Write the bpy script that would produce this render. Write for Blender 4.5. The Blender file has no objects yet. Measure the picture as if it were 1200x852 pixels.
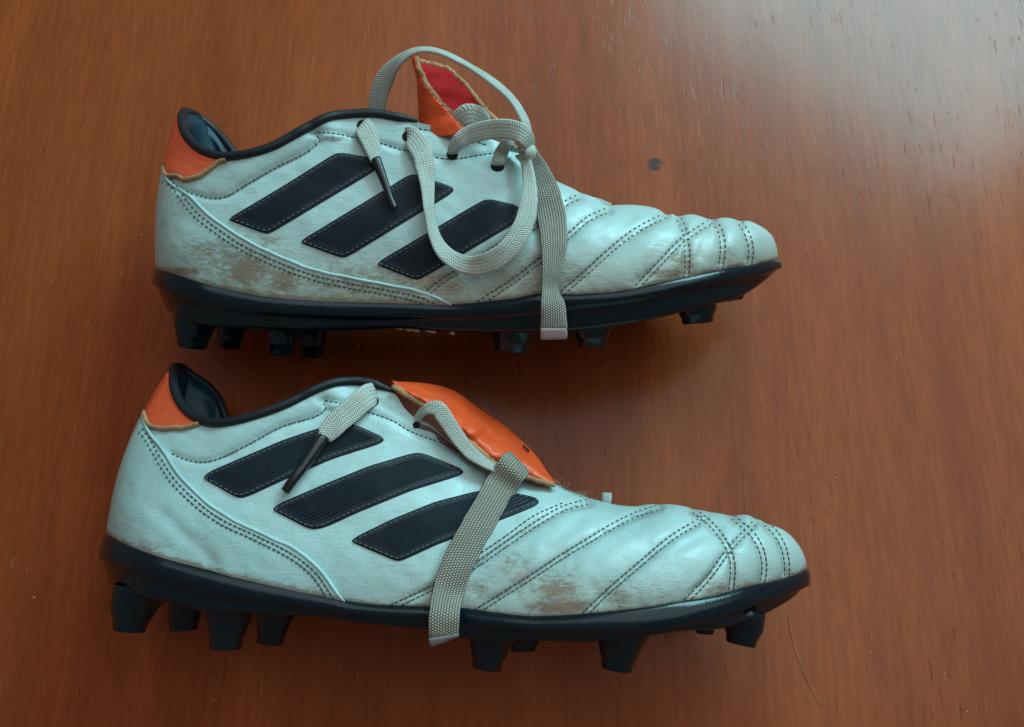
import bpy, math, random
import numpy as np
from mathutils import Vector, noise
from mathutils.bvhtree import BVHTree

random.seed(7)
SC = bpy.context.scene
COL = SC.collection

# ------------------------------------------------------------ camera, light, exposure
TILT = math.radians(17.0); DIST = 0.384; FOC = 930.0        # focal length in 1200-px-wide units
CAM = np.array([0.0, -DIST*math.sin(TILT), DIST*math.cos(TILT)])
FW = np.array([0.0, math.sin(TILT), -math.cos(TILT)])
UP = np.array([0.0, math.cos(TILT), math.sin(TILT)])
RT = np.array([1.0, 0.0, 0.0])
cd = bpy.data.cameras.new('camera'); cam = bpy.data.objects.new('camera', cd); COL.objects.link(cam)
cam.location = Vector(CAM); cam.rotation_euler = (TILT, 0, 0)
cd.sensor_width = 36.0; cd.lens = FOC/1200*36; cd.clip_start = 0.02; cd.clip_end = 20
SC.camera = cam

world = bpy.data.worlds.new('World'); SC.world = world; world.use_nodes = True
bg = world.node_tree.nodes['Background']
bg.inputs[0].default_value = (1.0, 0.88, 0.80, 1); bg.inputs[1].default_value = 0.15

def area(name, loc, target, sx, sy, power, color, spread=180):
    ld = bpy.data.lights.new(name, 'AREA'); ld.shape = 'RECTANGLE'; ld.size = sx; ld.size_y = sy
    ld.energy = power; ld.color = color; ld.spread = math.radians(spread)
    o = bpy.data.objects.new(name, ld); COL.objects.link(o); o.location = loc
    o.rotation_euler = (Vector(target)-Vector(loc)).to_track_quat('-Z', 'Y').to_euler()
    return o
# daylight from a window beyond the far right corner of the table
area('window_light', (0.641, 0.945, 0.771), (0.121, 0.195, 0.521), 0.76, 0.50, 18.0, (0.42, 0.90, 1.0))
# added overhead fill lamp, standing in for daylight bounced off wall and ceiling
area('ceiling_bounce_fill', (0.48, 0.58, 1.40), (0.05, 0.0, 0.0), 2.2, 1.5, 15.0, (0.74, 0.95, 0.98))

SC.view_settings.view_transform = 'Standard'; SC.view_settings.look = 'None'
SC.view_settings.exposure = 0.0; SC.view_settings.gamma = 1.0
SC.cycles.max_bounces = 6; SC.cycles.use_denoising = True

# ------------------------------------------------------------ small maths
def ray(u, v):
    d = FW + RT*((u-600)/FOC) - UP*((v-426)/FOC)
    return d
def proj(p):
    d = np.asarray(p)-CAM
    z = d@FW
    return 600+FOC*(d@RT)/z, 426-FOC*(d@UP)/z, z
def nrm(a):
    a = np.asarray(a, float); n = np.linalg.norm(a, axis=-1, keepdims=True); return a/np.maximum(n, 1e-12)
def herm(xs, ys, x):
    """monotone-limited cubic through the points"""
    xs = np.asarray(xs, float); ys = np.asarray(ys, float); x = np.clip(x, xs[0], xs[-1])
    h = np.diff(xs); d = np.diff(ys)/h
    m = np.zeros_like(ys); m[0] = d[0]; m[-1] = d[-1]
    for i in range(1, len(xs)-1):
        if d[i-1]*d[i] > 0:
            w1 = 2*h[i]+h[i-1]; w2 = h[i]+2*h[i-1]
            m[i] = (w1+w2)/(w1/d[i-1]+w2/d[i])
    k = np.clip(np.searchsorted(xs, x, side='right')-1, 0, len(xs)-2)
    t = (x-xs[k])/h[k]
    return ((1+2*t)*(1-t)**2*ys[k]+t*(1-t)**2*h[k]*m[k]+t*t*(3-2*t)*ys[k+1]+t*t*(t-1)*h[k]*m[k+1])
def sstep(a, b, x):
    t = np.clip((x-a)/(b-a), 0, 1); return t*t*(3-2*t)
def catmull(P, step):
    P = np.asarray(P, float); out = []
    Q = np.vstack([2*P[0]-P[1], P, 2*P[-1]-P[-2]])
    for i in range(1, len(Q)-2):
        n = max(2, int(np.linalg.norm(Q[i+1][:2]-Q[i][:2])/step))
        for k in range(n):
            t = k/n
            out.append(0.5*((2*Q[i])+(-Q[i-1]+Q[i+1])*t+(2*Q[i-1]-5*Q[i]+4*Q[i+1]-Q[i+2])*t*t+(-Q[i-1]+3*Q[i]-3*Q[i+1]+Q[i+2])*t**3))
    out.append(Q[-2]); return np.array(out)
def resample(P, n):
    P = np.asarray(P, float); L = np.r_[0, np.cumsum(np.linalg.norm(np.diff(P, axis=0), axis=1))]
    t = np.linspace(0, L[-1], n); return np.stack([np.interp(t, L, P[:, k]) for k in range(P.shape[1])], 1)
def dist_poly(u, v, P):
    """distance from points to an open polyline, in pixels"""
    P = np.asarray(P); best = np.full(u.shape, 1e9)
    for a, b in zip(P[:-1], P[1:]):
        d = b-a; L = d@d+1e-9
        t = np.clip(((u-a[0])*d[0]+(v-a[1])*d[1])/L, 0, 1)
        best = np.minimum(best, np.hypot(u-a[0]-t*d[0], v-a[1]-t*d[1]))
    return best

# ------------------------------------------------------------ mesh helpers
def mesh_obj(name, V, F, m, parent=None, smooth=True, uv=None, attrs=None):
    me = bpy.data.meshes.new(name)
    me.from_pydata([tuple(map(float, v)) for v in V], [], [tuple(int(i) for i in f) for f in F])
    if smooth: me.polygons.foreach_set('use_smooth', [True]*len(me.polygons))
    if uv is not None:
        ul = me.uv_layers.new(name='UVMap'); li = np.zeros(len(me.loops), int); me.loops.foreach_get('vertex_index', li)
        ul.data.foreach_set('uv', np.asarray(uv, float)[li].ravel())
    if attrs:
        for k, a in attrs.items():
            at = me.attributes.new(k, 'FLOAT', 'POINT'); at.data.foreach_set('value', np.asarray(a, float))
    me.materials.append(m); me.update()
    o = bpy.data.objects.new(name, me); COL.objects.link(o)
    if parent is not None: o.parent = parent
    return o
def grid_faces(n, m, off=0, flip=False, wrap=False):
    F = []
    for i in range(n-1):
        for j in range(m if wrap else m-1):
            j2 = (j+1) % m
            q = (off+i*m+j, off+(i+1)*m+j, off+(i+1)*m+j2, off+i*m+j2)
            F.append(q[::-1] if flip else q)
    return F
def fix_normals(o, weld=0):
    import bmesh
    bm = bmesh.new(); bm.from_mesh(o.data)
    if weld: bmesh.ops.remove_doubles(bm, verts=bm.verts, dist=weld)
    bmesh.ops.recalc_face_normals(bm, faces=bm.faces); bm.to_mesh(o.data); bm.free()
def tube(name, P, r, m, parent=None, seg=10, nhint=None, flat=1.0):
    """round (or flattened) tube along world points"""
    P = np.asarray(P, float); n = len(P); T = nrm(np.gradient(P, axis=0))
    r = np.full(n, r) if np.isscalar(r) else np.asarray(r)
    V = []; 
    for i in range(n):
        h = np.array([0, 0, 1.0]) if nhint is None else nhint[i]
        a = nrm(np.cross(T[i], h)); b = np.cross(a, T[i])
        for k in range(seg):
            t = 2*math.pi*k/seg; V.append(P[i]+a*r[i]*math.cos(t)+b*r[i]*flat*math.sin(t))
    F = grid_faces(n, seg, wrap=True); F.append(list(range(seg))); F.append(list(range((n-1)*seg, n*seg))[::-1])
    o = mesh_obj(name, V, F, m, parent); fix_normals(o); return o

# ------------------------------------------------------------ materials
def mat(name, base=(.5, .5, .5), rough=.5, spec=.5, coat=0.0, coat_r=.1, sheen=0.0):
    m = bpy.data.materials.new(name); m.use_nodes = True; b = m.node_tree.nodes['Principled BSDF']
    b.inputs['Base Color'].default_value = (*base, 1); b.inputs['Roughness'].default_value = rough
    b.inputs['Specular IOR Level'].default_value = spec
    b.inputs['Coat Weight'].default_value = coat; b.inputs['Coat Roughness'].default_value = coat_r
    b.inputs['Sheen Weight'].default_value = sheen
    return m, m.node_tree, b
class N:
    """tiny node writer"""
    def __init__(s, nt): s.nt = nt
    def new(s, t, **kw):
        n = s.nt.nodes.new(t)
        for k, v in kw.items(): setattr(n, k, v)
        return n
    def link(s, a, b): s.nt.links.new(a, b)
    def inp(s, n, i, v):
        if hasattr(v, 'node'): s.link(v, n.inputs[i])
        elif v is not None: n.inputs[i].default_value = v
    def math(s, op, a, b=None, c=None):
        n = s.new('ShaderNodeMath', operation=op); s.inp(n, 0, a)
        if b is not None: s.inp(n, 1, b)
        if c is not None: s.inp(n, 2, c)
        return n.outputs[0]
    def noise(s, vec, scale, detail=4, rough=.5, dist=0):
        n = s.new('ShaderNodeTexNoise'); s.link(vec, n.inputs['Vector']); n.inputs['Scale'].default_value = scale
        n.inputs['Detail'].default_value = detail; n.inputs['Roughness'].default_value = rough; n.inputs['Distortion'].default_value = dist
        return n.outputs['Fac']
    def ramp(s, f, stops, interp='LINEAR'):
        n = s.new('ShaderNodeValToRGB'); s.link(f, n.inputs[0]); e = n.color_ramp.elements; n.color_ramp.interpolation = interp
        while len(e) < len(stops): e.new(.5)
        for k, (p, c) in enumerate(stops):
            e[k].position = p; e[k].color = (c, c, c, 1) if np.isscalar(c) else (*c, 1)
        return n.outputs[0]
    def mix(s, f, a, b, mode='MIX'):
        n = s.new('ShaderNodeMix', data_type='RGBA', blend_type=mode)
        s.inp(n, 0, f); s.inp(n, 6, a if hasattr(a, 'node') else (*a, 1)); s.inp(n, 7, b if hasattr(b, 'node') else (*b, 1))
        return n.outputs[2]
    def mapping(s, vec, scale=(1, 1, 1), rot=(0, 0, 0)):
        n = s.new('ShaderNodeMapping'); s.link(vec, n.inputs[0]); n.inputs['Scale'].default_value = scale; n.inputs['Rotation'].default_value = rot
        return n.outputs[0]
    def bump(s, h, dist, strength=1.0, normal=None):
        n = s.new('ShaderNodeBump'); s.link(h, n.inputs['Height']); n.inputs['Distance'].default_value = dist
        n.inputs['Strength'].default_value = strength
        if normal is not None: s.link(normal, n.inputs['Normal'])
        return n.outputs[0]
    def obj(s): return s.new('ShaderNodeTexCoord').outputs['Object']
    def uv(s):
        n = s.new('ShaderNodeSeparateXYZ'); s.link(s.new('ShaderNodeTexCoord').outputs['UV'], n.inputs[0]); return n.outputs[0], n.outputs[1]
    def attr(s, name): return s.new('ShaderNodeAttribute', attribute_name=name).outputs['Fac']

def leather(name, base, dirt_col=(.20, .125, .075), rough=.42, grime=.5, wr=.25):
    m, nt, b = mat(name, base, rough, .5, .12, .30); n = N(nt); co = n.obj()
    big = n.noise(co, 28, 5, .6); fine = n.noise(co, 900, 3, .6); mid = n.noise(co, 170, 5, .65, .6)
    speck = n.noise(n.mapping(co, (330, 760, 500), (0, 0, -.15)), 1, 6, .8, .3)
    c = n.mix(n.ramp(big, [(.3, 0), (.7, 1)]), tuple(x*.86 for x in base), tuple(min(1, x*1.06) for x in base))
    c = n.mix(n.math('MULTIPLY', n.ramp(mid, [(.50, 0), (.75, 1)]), grime*.5), c, tuple(x*.55*k for x, k in zip(base, (1.05, .97, .85))))
    d = n.attr('dirt')
    dm = n.math('MULTIPLY', n.ramp(n.math('ADD', n.math('MULTIPLY', d, .55), n.math('MULTIPLY', speck, .9)), [(.66, 0), (.80, 1)]), n.math('MINIMUM', n.math('MULTIPLY', d, 1.6), 1.0))
    dm2 = n.math('MULTIPLY', n.math('MULTIPLY', d, n.ramp(mid, [(.3, .2), (.65, 1)])), .55)
    c = n.mix(n.math('MULTIPLY', n.attr('grey'), n.ramp(big, [(.2, .5), (.7, 1)])), c, (.42, .40, .33))
    c = n.mix(dm2, c, tuple(x*k for x, k in zip(base, (.80, .60, .46))))
    c = n.mix(n.math('MULTIPLY', dm, .78), c, dirt_col)
    r = n.attr('rust')
    c = n.mix(n.math('MULTIPLY', r, n.ramp(mid, [(.35, .1), (.62, .85)])), c, (.40, .20, .13))
    n.link(c, b.inputs['Base Color'])
    vor = n.new('ShaderNodeTexVoronoi', feature='DISTANCE_TO_EDGE'); n.link(co, vor.inputs['Vector']); vor.inputs['Scale'].default_value = 750
    creases = n.noise(n.mapping(co, (70, 260, 260), (0, 0, .6)), 1.0, 5, .6, 1.2)
    bn = n.bump(n.ramp(vor.outputs[0], [(0, 0), (.18, 1)]), .00005, .55)
    bn = n.bump(fine, .00016, .6, bn)
    bn = n.bump(creases, .0005, .45, bn)
    warp = n.new('ShaderNodeMixRGB'); warp.inputs[0].default_value = .012; n.link(co, warp.inputs[1]); nz = n.new('ShaderNodeTexNoise'); n.link(co, nz.inputs['Vector']); nz.inputs['Scale'].default_value = 60; n.link(nz.outputs['Color'], warp.inputs[2])
    vc = n.new('ShaderNodeTexVoronoi', feature='DISTANCE_TO_EDGE'); n.link(n.mapping(warp.outputs[0], (1, .55, 1), (0, 0, .7)), vc.inputs['Vector']); vc.inputs['Scale'].default_value = 130
    ck = n.math('MULTIPLY', n.ramp(vc.outputs[0], [(0, 1), (.09, 0)]), n.ramp(big, [(.42, 0), (.62, 1)]))
    bn = n.bump(ck, .00022, -.55, bn)
    bn = n.bump(mid, .0005, wr, bn)
    n.link(bn, b.inputs['Normal'])
    n.link(n.math('ADD', n.math('MULTIPLY', mid, .28), rough-.17), b.inputs['Roughness'])
    return m
M = {}
M['leather'] = leather('cream_leather', (.47, .66, .655))
M['counter'] = leather('counter_leather', (.44, .65, .65))
M['orange'] = leather('orange_leather', (.95, .105, .022), rough=.46, grime=.55, dirt_col=(.22, .04, .02), wr=.8)
M['red'] = None
def plain(name, base, rough, spec=.5, coat=0, bscale=600, bd=.0002, var=.25, coat_r=.15):
    m, nt, b = mat(name, base, rough, spec, coat, coat_r); n = N(nt); co = n.obj()
    f = n.noise(co, bscale, 4, .6); g = n.noise(co, bscale*.08, 4, .6)
    n.link(n.mix(g, tuple(x*(1-var) for x in base), tuple(x*(1+var) for x in base)), b.inputs['Base Color'])
    n.link(n.bump(f, bd, .6), b.inputs['Normal'])
    n.link(n.math('ADD', n.math('MULTIPLY', g, .2), rough-.1), b.inputs['Roughness'])
    return m
M['red'] = plain('red_lining', (.42, .012, .014), .85, .15, bscale=700, bd=.0006, var=.45)
M['lining'] = plain('dark_teal_lining', (.004, .035, .055), .50, .4, bscale=500)
M['trim'] = plain('black_collar_trim', (.008, .012, .016), .5, .4)
M['thread'] = plain('dark_thread', (.06, .10, .095), .7, .3)
M['pale_thread'] = plain('grey_thread', (.16, .18, .17), .7, .3)
M['suede'] = plain('tan_suede_edge', (.44, .25, .13), .9, .1, bscale=900, bd=.0012, var=.75)
M['hole'] = plain('eyelet_dark', (.008, .007, .006), .8, .2)
M['grey_lining'] = plain('grey_pink_lining', (.20, .12, .12), .9, .1, bscale=1400, bd=.0005)
M['white_print'] = plain('white_print', (.62, .52, .47), .6, .3)
M['band_end'] = plain('grey_band_end', (.22, .18, .19), .8, .2, bscale=900)
M['hair'] = plain('hair_fibre', (.42, .26, .15), .6, .3)
M['fluff'] = plain('fluff', (.45, .40, .32), .9, .1)
M['aglet'] = plain('black_aglet', (.006, .007, .009), .28, .5, .3)
M['crumb'] = plain('pale_crumb', (.62, .50, .38), .8, .2)
def sole_mat():
    m, nt, b = mat('black_gloss_plastic', (.0015, .005, .008), .2, .36, .0, .10); n = N(nt); co = n.obj()
    g = n.noise(co, 60, 6, .7, .5); f = n.noise(co, 700, 5, .7)
    sc = n.noise(n.mapping(co, (900, 90, 500), (0, 0, .5)), 1, 4, .6)
    n.link(n.mix(n.math('MULTIPLY', n.ramp(f, [(.60, 0), (.78, 1)]), .35), (.002, .009, .014), (.045, .045, .04)), b.inputs['Base Color'])
    n.link(n.ramp(n.math('ADD', n.math('MULTIPLY', g, .7), n.math('MULTIPLY', f, .3)), [(.3, .10), (.7, .28)]), b.inputs['Roughness'])
    n.link(n.bump(sc, .00012, .4, n.bump(g, .0005, .25)), b.inputs['Normal'])
    return m
M['sole'] = sole_mat()
def stripe_mat():
    m, nt, b = mat('black_ribbed_stripe', (.006, .01, .016), .42, .32); n = N(nt)
    u, v = n.uv(); e = n.attr('inner')
    ribs = n.math('SINE', n.math('MULTIPLY', v, 2*math.pi*13/.0148))
    h = n.math('MULTIPLY', n.math('MULTIPLY', ribs, .2), e)
    co = n.obj(); f = n.noise(co, 1200, 4, .6); g = n.noise(co, 300, 4, .6)
    dust = n.math('MULTIPLY', n.ramp(n.noise(co, 1500, 5, .8), [(.66, 0), (.76, 1)]), .5)
    base = n.mix(n.math('MULTIPLY', g, .7), (.004, .008, .014), (.008, .020, .032))
    n.link(n.mix(dust, base, (.14, .13, .12)), b.inputs['Base Color'])
    bn = n.bump(f, .00025, .5); bn = n.bump(h, .0004, .9, bn); n.link(bn, b.inputs['Normal'])
    n.link(n.math('ADD', n.math('MULTIPLY', g, .25), .36), b.inputs['Roughness'])
    return m
M['stripe'] = stripe_mat()
def lace_mat(name, base, dark):
    m, nt, b = mat(name, base, .85, .25, sheen=.0); n = N(nt); u, v = n.uv()
    wob = n.math('SUBTRACT', n.noise(n.obj(), 260, 3, .6), .5); v = n.math('ADD', v, n.math('MULTIPLY', wob, .0011)); u = n.math('ADD', u, n.math('MULTIPLY', wob, .10))
    a = n.math('ABSOLUTE', n.math('SUBTRACT', n.math('FRACT', n.math('MULTIPLY', u, 2.0)), .5))   # two braided columns
    ph = n.math('ADD', n.math('MULTIPLY', v, 1/.00092), n.math('MULTIPLY', a, 2.2))
    w = n.math('ADD', n.math('MULTIPLY', n.math('SINE', n.math('MULTIPLY', ph, 2*math.pi)), .5), .5)
    cr = n.math('SINE', n.math('MULTIPLY', u, 2*math.pi*6)); cr = n.math('ADD', n.math('MULTIPLY', cr, .5), .5)
    h = n.math('ADD', n.math('MULTIPLY', w, .65), n.math('MULTIPLY', cr, .35))
    co = n.obj(); g = n.noise(co, 110, 5, .6); f = n.noise(co, 2500, 3, .6)
    hh = n.math('ADD', h, n.math('MULTIPLY', f, .4))
    c = n.mix(n.ramp(h, [(.12, 0), (.6, 1)]), dark, base)
    c = n.mix(n.math('MULTIPLY', n.ramp(g, [(.42, 0), (.75, 1)]), .5), c, tuple(x*k for x, k in zip(base, (.62, .56, .47))))
    n.link(c, b.inputs['Base Color']); n.link(n.bump(hh, .0005, .8), b.inputs['Normal'])
    return m
M['lace'] = lace_mat('cream_braided_lace', (.64, .68, .62), (.38, .42, .38))
def strap_mat(name, base, dark, cols):
    m, nt, b = mat(name, base, .8, .3); n = N(nt); u, v = n.uv()
    U = n.math('MULTIPLY', u, cols); V = n.math('MULTIPLY', v, 1/.00095)
    V2 = n.math('ADD', V, n.math('MULTIPLY', n.math('FLOOR', U), .5))
    dx = n.math('SUBTRACT', n.math('FRACT', U), .5); dy = n.math('SUBTRACT', n.math('FRACT', V2), .5)
    d = n.math('SQRT', n.math('ADD', n.math('MULTIPLY', dx, dx), n.math('MULTIPLY', dy, dy)))
    h = n.ramp(d, [(.18, 1), (.52, 0)])
    co = n.obj(); g = n.noise(co, 160, 4, .6)
    bb = n.mix(n.ramp(g, [(.35, 0), (.7, 1)]), tuple(x*.8 for x in base), base)
    n.link(n.mix(h, dark, bb), b.inputs['Base Color']); n.link(n.bump(h, .0005, .9), b.inputs['Normal'])
    return m
M['strap'] = strap_mat('grey_woven_elastic', (.66, .60, .50), (.15, .14, .12), 11)
M['strap_end'] = plain('pale_strap_end', (.40, .31, .30), .8, .2, bscale=900)
def wood():
    m, nt, b = mat('lacquered_brown_wood', (.2, .07, .03), .3, .22, .0); n = N(nt)
    co = n.obj(); st = n.mapping(co, (1, .085, 1))
    warp = n.noise(n.mapping(co, (5, 1.4, 1)), 1, 3, .5)
    band = n.noise(n.mapping(co, (22, 2.2, 1)), 1, 5, .6, .5)
    fine = n.noise(n.mapping(co, (420, 34, 1)), 1, 4, .65, .15)
    pores = n.noise(n.mapping(co, (520, 62, 1)), 1, 3, .7)
    pore_m = n.ramp(pores, [(.60, 0), (.70, 1)])
    clus = n.ramp(n.noise(n.mapping(co, (30, 8, 1)), 1, 3, .6), [(.35, .15), (.65, 1)])
    pm = n.math('MULTIPLY', pore_m, clus)
    c = n.mix(n.ramp(band, [(.32, 0), (.68, 1)]), (.24, .043, .011), (.40, .086, .023))
    c = n.mix(n.math('MULTIPLY', n.ramp(fine, [(.35, 0), (.7, 1)]), .5), c, (.135, .025, .008))
    c = n.mix(n.math('MULTIPLY', n.ramp(warp, [(.35, 0), (.7, 1)]), .3), c, (.33, .083, .027))
    c = n.mix(n.math('MULTIPLY', pm, .65), c, (.075, .017, .007))
    lt = n.ramp(n.noise(n.mapping(co, (600, 60, 1), (0, 0, .03)), 1, 3, .6), [(.64, 0), (.74, 1)])
    c = n.mix(n.math('MULTIPLY', lt, .16), c, (.60, .34, .20))
    scr = n.ramp(n.noise(n.mapping(co, (1500, 22, 1), (0, 0, .35)), 1, 2, .5), [(.735, 0), (.76, 1)]); scr2 = n.ramp(n.noise(n.mapping(co, (1500, 26, 1), (0, 0, -.9)), 1, 2, .5), [(.745, 0), (.765, 1)])
    c = n.mix(n.math('MULTIPLY', n.math('MAXIMUM', scr, scr2), .22), c, (.42, .24, .15))
    # the small dark dent beyond the toe of the far boot
    sx = n.new('ShaderNodeSeparateXYZ'); n.link(co, sx.inputs[0])
    dx = n.math('SUBTRACT', sx.outputs[0], DENT[0]); dy = n.math('SUBTRACT', sx.outputs[1], DENT[1])
    dd = n.math('SQRT', n.math('ADD', n.math('MULTIPLY', dx, dx), n.math('MULTIPLY', dy, dy)))
    dd = n.math('ADD', dd, n.math('MULTIPLY', n.math('SUBTRACT', n.noise(co, 420, 3, .6), .5), .0045))
    dm = n.math('MULTIPLY', n.ramp(n.math('MULTIPLY', dd, 200), [(.66, 1), (.92, 0)]), n.ramp(n.noise(co, 330, 3, .6), [(.30, .35), (.52, 1)]))
    c = n.mix(n.math('MULTIPLY', dm, .85), c, (.02, .022, .026))
    n.link(c, b.inputs['Base Color'])
    hz = n.noise(n.mapping(co, (9, 6, 1)), 1, 5, .65, .4)
    n.link(n.math('ADD', n.math('MULTIPLY', hz, .13), .17), b.inputs['Roughness'])
    h = n.math('SUBTRACT', n.math('MULTIPLY', fine, .3), n.math('MULTIPLY', pm, 1.0))
    bn = n.bump(h, .00012, .6); bn = n.bump(n.noise(n.mapping(co, (60, 14, 1)), 1, 3, .5), .0006, .25, bn)
    n.link(bn, b.inputs['Normal'])
    return m
def on_table(u, v, z=0.0):
    d = ray(u, v); return CAM+d*((z-CAM[2])/d[2])
DENT = on_table(768, 192)

# ------------------------------------------------------------ the table
def table():
    x0, x1, y0, y1, th = -.62, .60, -.42, .62, .028
    import bmesh
    bm = bmesh.new(); bmesh.ops.create_cube(bm, size=1)
    for v in bm.verts:
        v.co.x = x0 if v.co.x < 0 else x1; v.co.y = y0 if v.co.y < 0 else y1; v.co.z = -th if v.co.z < 0 else 0
    bmesh.ops.bevel(bm, geom=[e for e in bm.edges], offset=.004, segments=3, affect='EDGES')
    me = bpy.data.meshes.new('table_top'); bm.to_mesh(me); bm.free(); me.materials.append(wood())
    o = bpy.data.objects.new('table_top', me); COL.objects.link(o); o['kind'] = 'structure'
table()

# ------------------------------------------------------------ the boots
class Boot: pass
def make_boot(c, label):
    root = bpy.data.objects.new('football_boot', None); COL.objects.link(root)
    root['label'] = label; root['category'] = 'football boot'; root['group'] = 'pair of football boots on the table'
    root.empty_display_size = .02
    rho = math.radians(c['roll']); yaw = 0
    X = np.array([1.0, 0, 0]); Y = np.array([0, math.cos(rho), math.sin(rho)]); Z = np.array([0, -math.sin(rho), math.cos(rho)])
    O = np.array([0, c['y0'], c['h0']])
    root.location = Vector((0, c['y0'], 0))
    R0 = np.array([0, c['y0'], 0])
    def W(l): l = np.asarray(l, float); return O+l[..., 0:1]*X+l[..., 1:2]*Y+l[..., 2:3]*Z
    def loc(u, v, zl):
        u = np.asarray(u, float); v = np.asarray(v, float); zl = np.broadcast_to(zl, u.shape)
        d = FW+RT*((u[..., None]-600)/FOC)-UP*((v[..., None]-426)/FOC)
        t = (zl-(CAM-O)@Z)/(d@Z); p = CAM-O+d*t[..., None]
        return np.stack([p@X, p@Y, zl+0*t], -1)
    # --- widths along the boot
    def rnd(s, e, p=.5): return np.sqrt(np.clip(1-(1-np.clip(s/e, 0, 1))**2, 0, 1))
    def cap(s): return rnd(s, .085)**.66*rnd(1-s, .20)
    ls = lambda s: cap(s)*herm([0, .15, .32, .45, .6, .75, .9, 1], [.030, .030, .028, .029, .036, .041, .037, .030], s)
    ms = lambda s: cap(s)*herm([0, .15, .32, .45, .6, .75, .9, 1], [.030, .030, .027, .028, .034, .037, .033, .026], s)
    tp = c['throat']
    rs = lambda s: rnd(s, .10)*herm([0, .12, .28, tp-.16, tp-.02, tp+.02, 1], [.026, .027, .021, .013, .005, 0, 0], s)
    # --- traced outlines
    bu = np.array(c['bottom'], float); tu = np.array(c['top'], float)
    sB = (bu[:, 0]-bu[0, 0])/(bu[-1, 0]-bu[0, 0]); sT = (tu[:, 0]-tu[0, 0])/(tu[-1, 0]-tu[0, 0])
    NS, NQ = 380, 96
    r = np.linspace(0, 1, NS); s = .55*r+.45*(.5-.5*np.cos(np.pi*r))
    s = np.where(r < .12, s, s)
    Bu = bu[0, 0]+s*(bu[-1, 0]-bu[0, 0]); Bv = herm(sB, bu[:, 1], s)
    Tu = tu[0, 0]+s*(tu[-1, 0]-tu[0, 0]); Tv = herm(sT, tu[:, 1], s)
    L = ls(s); Mm = ms(s); RL = rs(s)
    PB = loc(Bu, Bv, L); adj = np.zeros(NS)
    mr = np.array(c['medial_rim'], float)      # traced far rim at the heel: s, u, v
    q = np.linspace(0, 1, NQ)[None, :, None]
    a = sstep(tp-.30, tp+.06, s)[:, None, None]
    def surf(side, PTl):
        zb = (L if side > 0 else Mm)[:, None, None]; zr = RL[:, None, None]
        b2 = PB[:, None, :2]; e = PTl[:, None, :2]-b2
        bul = c.get('bulge', .004)*cap(s)[:, None, None]
        z1 = zb+bul; z2 = (1-a)*(zr+.25*(zb-zr))+a*(.66*zb)
        k1 = (1-a)*.36+a*.52; k2 = (1-a)*.72+a*1.0
        w0 = (1-q)**3; w1 = 3*q*(1-q)**2; w2 = 3*q*q*(1-q); w3 = q**3
        xy = b2+e*(w1*k1+w2*k2+w3)
        z = w0*zb+w1*z1+w2*z2+w3*zr
        hb = c.get('heel_back', .004)*np.exp(-(s/.075)**2)[:, None]
        xy = xy.copy(); xy[..., 0] -= hb*np.sin(np.pi*np.clip(q[..., 0], 0, 1))**1.0
        return np.concatenate([xy, side*z], -1)
    kg = np.exp(-(np.arange(-8, 9)/3.5)**2); kg /= kg.sum()
    Tg = np.convolve(np.pad(Tv, 8, mode='reflect', reflect_type='odd'), kg, 'valid'); wv = sstep(tp, tp+.05, s)*sstep(.975, .95, s); Tv = Tv*(1-wv)+Tg*wv
    def pt_l():
        return loc(Tu, Tv+adj, RL)
    for it in range(4):                          # let the silhouette, not the crest itself, follow the traced outline
        S = surf(1, pt_l()); u_, v_, _ = proj(W(S))
        j = np.argmin(v_, axis=1); top = v_[np.arange(NS), j]; 
        want = np.interp(u_[np.arange(NS), j], Tu, Tv)
        sel = (s > tp) & (s < .985)
        adj[sel] += (want-top)[sel]*.8
        adj = np.where(sel, adj, 0); kk = np.hanning(9); kk /= kk.sum()
        adj = np.where(sel, np.convolve(np.pad(adj, 4, mode='edge'), kk, 'valid'), 0)*sstep(tp-.01, tp+.05, s)*sstep(.985, .93, s)
    PTL = pt_l(); SL = surf(1, PTL)
    PTM = PTL.copy(); PTM[:, 2] *= -1
    mloc = loc(mr[:, 1], mr[:, 2], -rs(mr[:, 0]))
    ms_y = herm(mr[:, 0], mloc[:, 1], s); ms_x = herm(mr[:, 0], mloc[:, 0], s)
    blend = sstep(mr[-1, 0]+.04, mr[-1, 0]-.0, s)
    PTM[:, 1] = PTM[:, 1]*(1-blend)+ms_y*blend
    PTM[:, 0] = PTM[:, 0]*(1-blend)+ms_x*blend
    SM = surf(-1, PTM)
    # --- displacement: quilting grooves, seam creases, soft wrinkles (traced on the near side, mirrored)
    def normals(S, side):
        gs = np.gradient(S, axis=0); gq = np.gradient(S, axis=1); nn = np.cross(gs, gq)*side
        nn = nrm(nn); bad = np.linalg.norm(np.cross(gs, gq), axis=-1) < 1e-12
        nn[bad] = np.array([0, 0, side]); return nn
    u_, v_, _ = proj(W(SL))
    D = np.zeros((NS, NQ))
    quilt = [catmull(g, 8) for g in c['quilt']]
    md = np.full(D.shape, 99.0)
    for g in quilt: md = np.minimum(md, dist_poly(u_, v_, g))
    fade = sstep(0, .10, q[0, :, 0])[None]*np.ones((NS, 1))
    D += -.0014*np.exp(-(md/5.5)**2)*fade
    D += .0007*np.clip(md/26, 0, 1)*(md < 98)*sstep(.5, .62, s)[:, None]*fade
    for g in c['seams']:
        P = catmull(g, 8); d = dist_poly(u_, v_, P)
        D += -.0008*np.exp(-(d/4.0)**2)
    P = catmull(c['seams'][0], 8); d = dist_poly(u_, v_, P)
    D += .0016*np.exp(-((d-16)/14.0)**2)*(v_ < np.interp(u_, P[np.argsort(P[:, 0]), 0], P[np.argsort(P[:, 0]), 1]))*sstep(.05, .12, s)[:, None]
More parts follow.
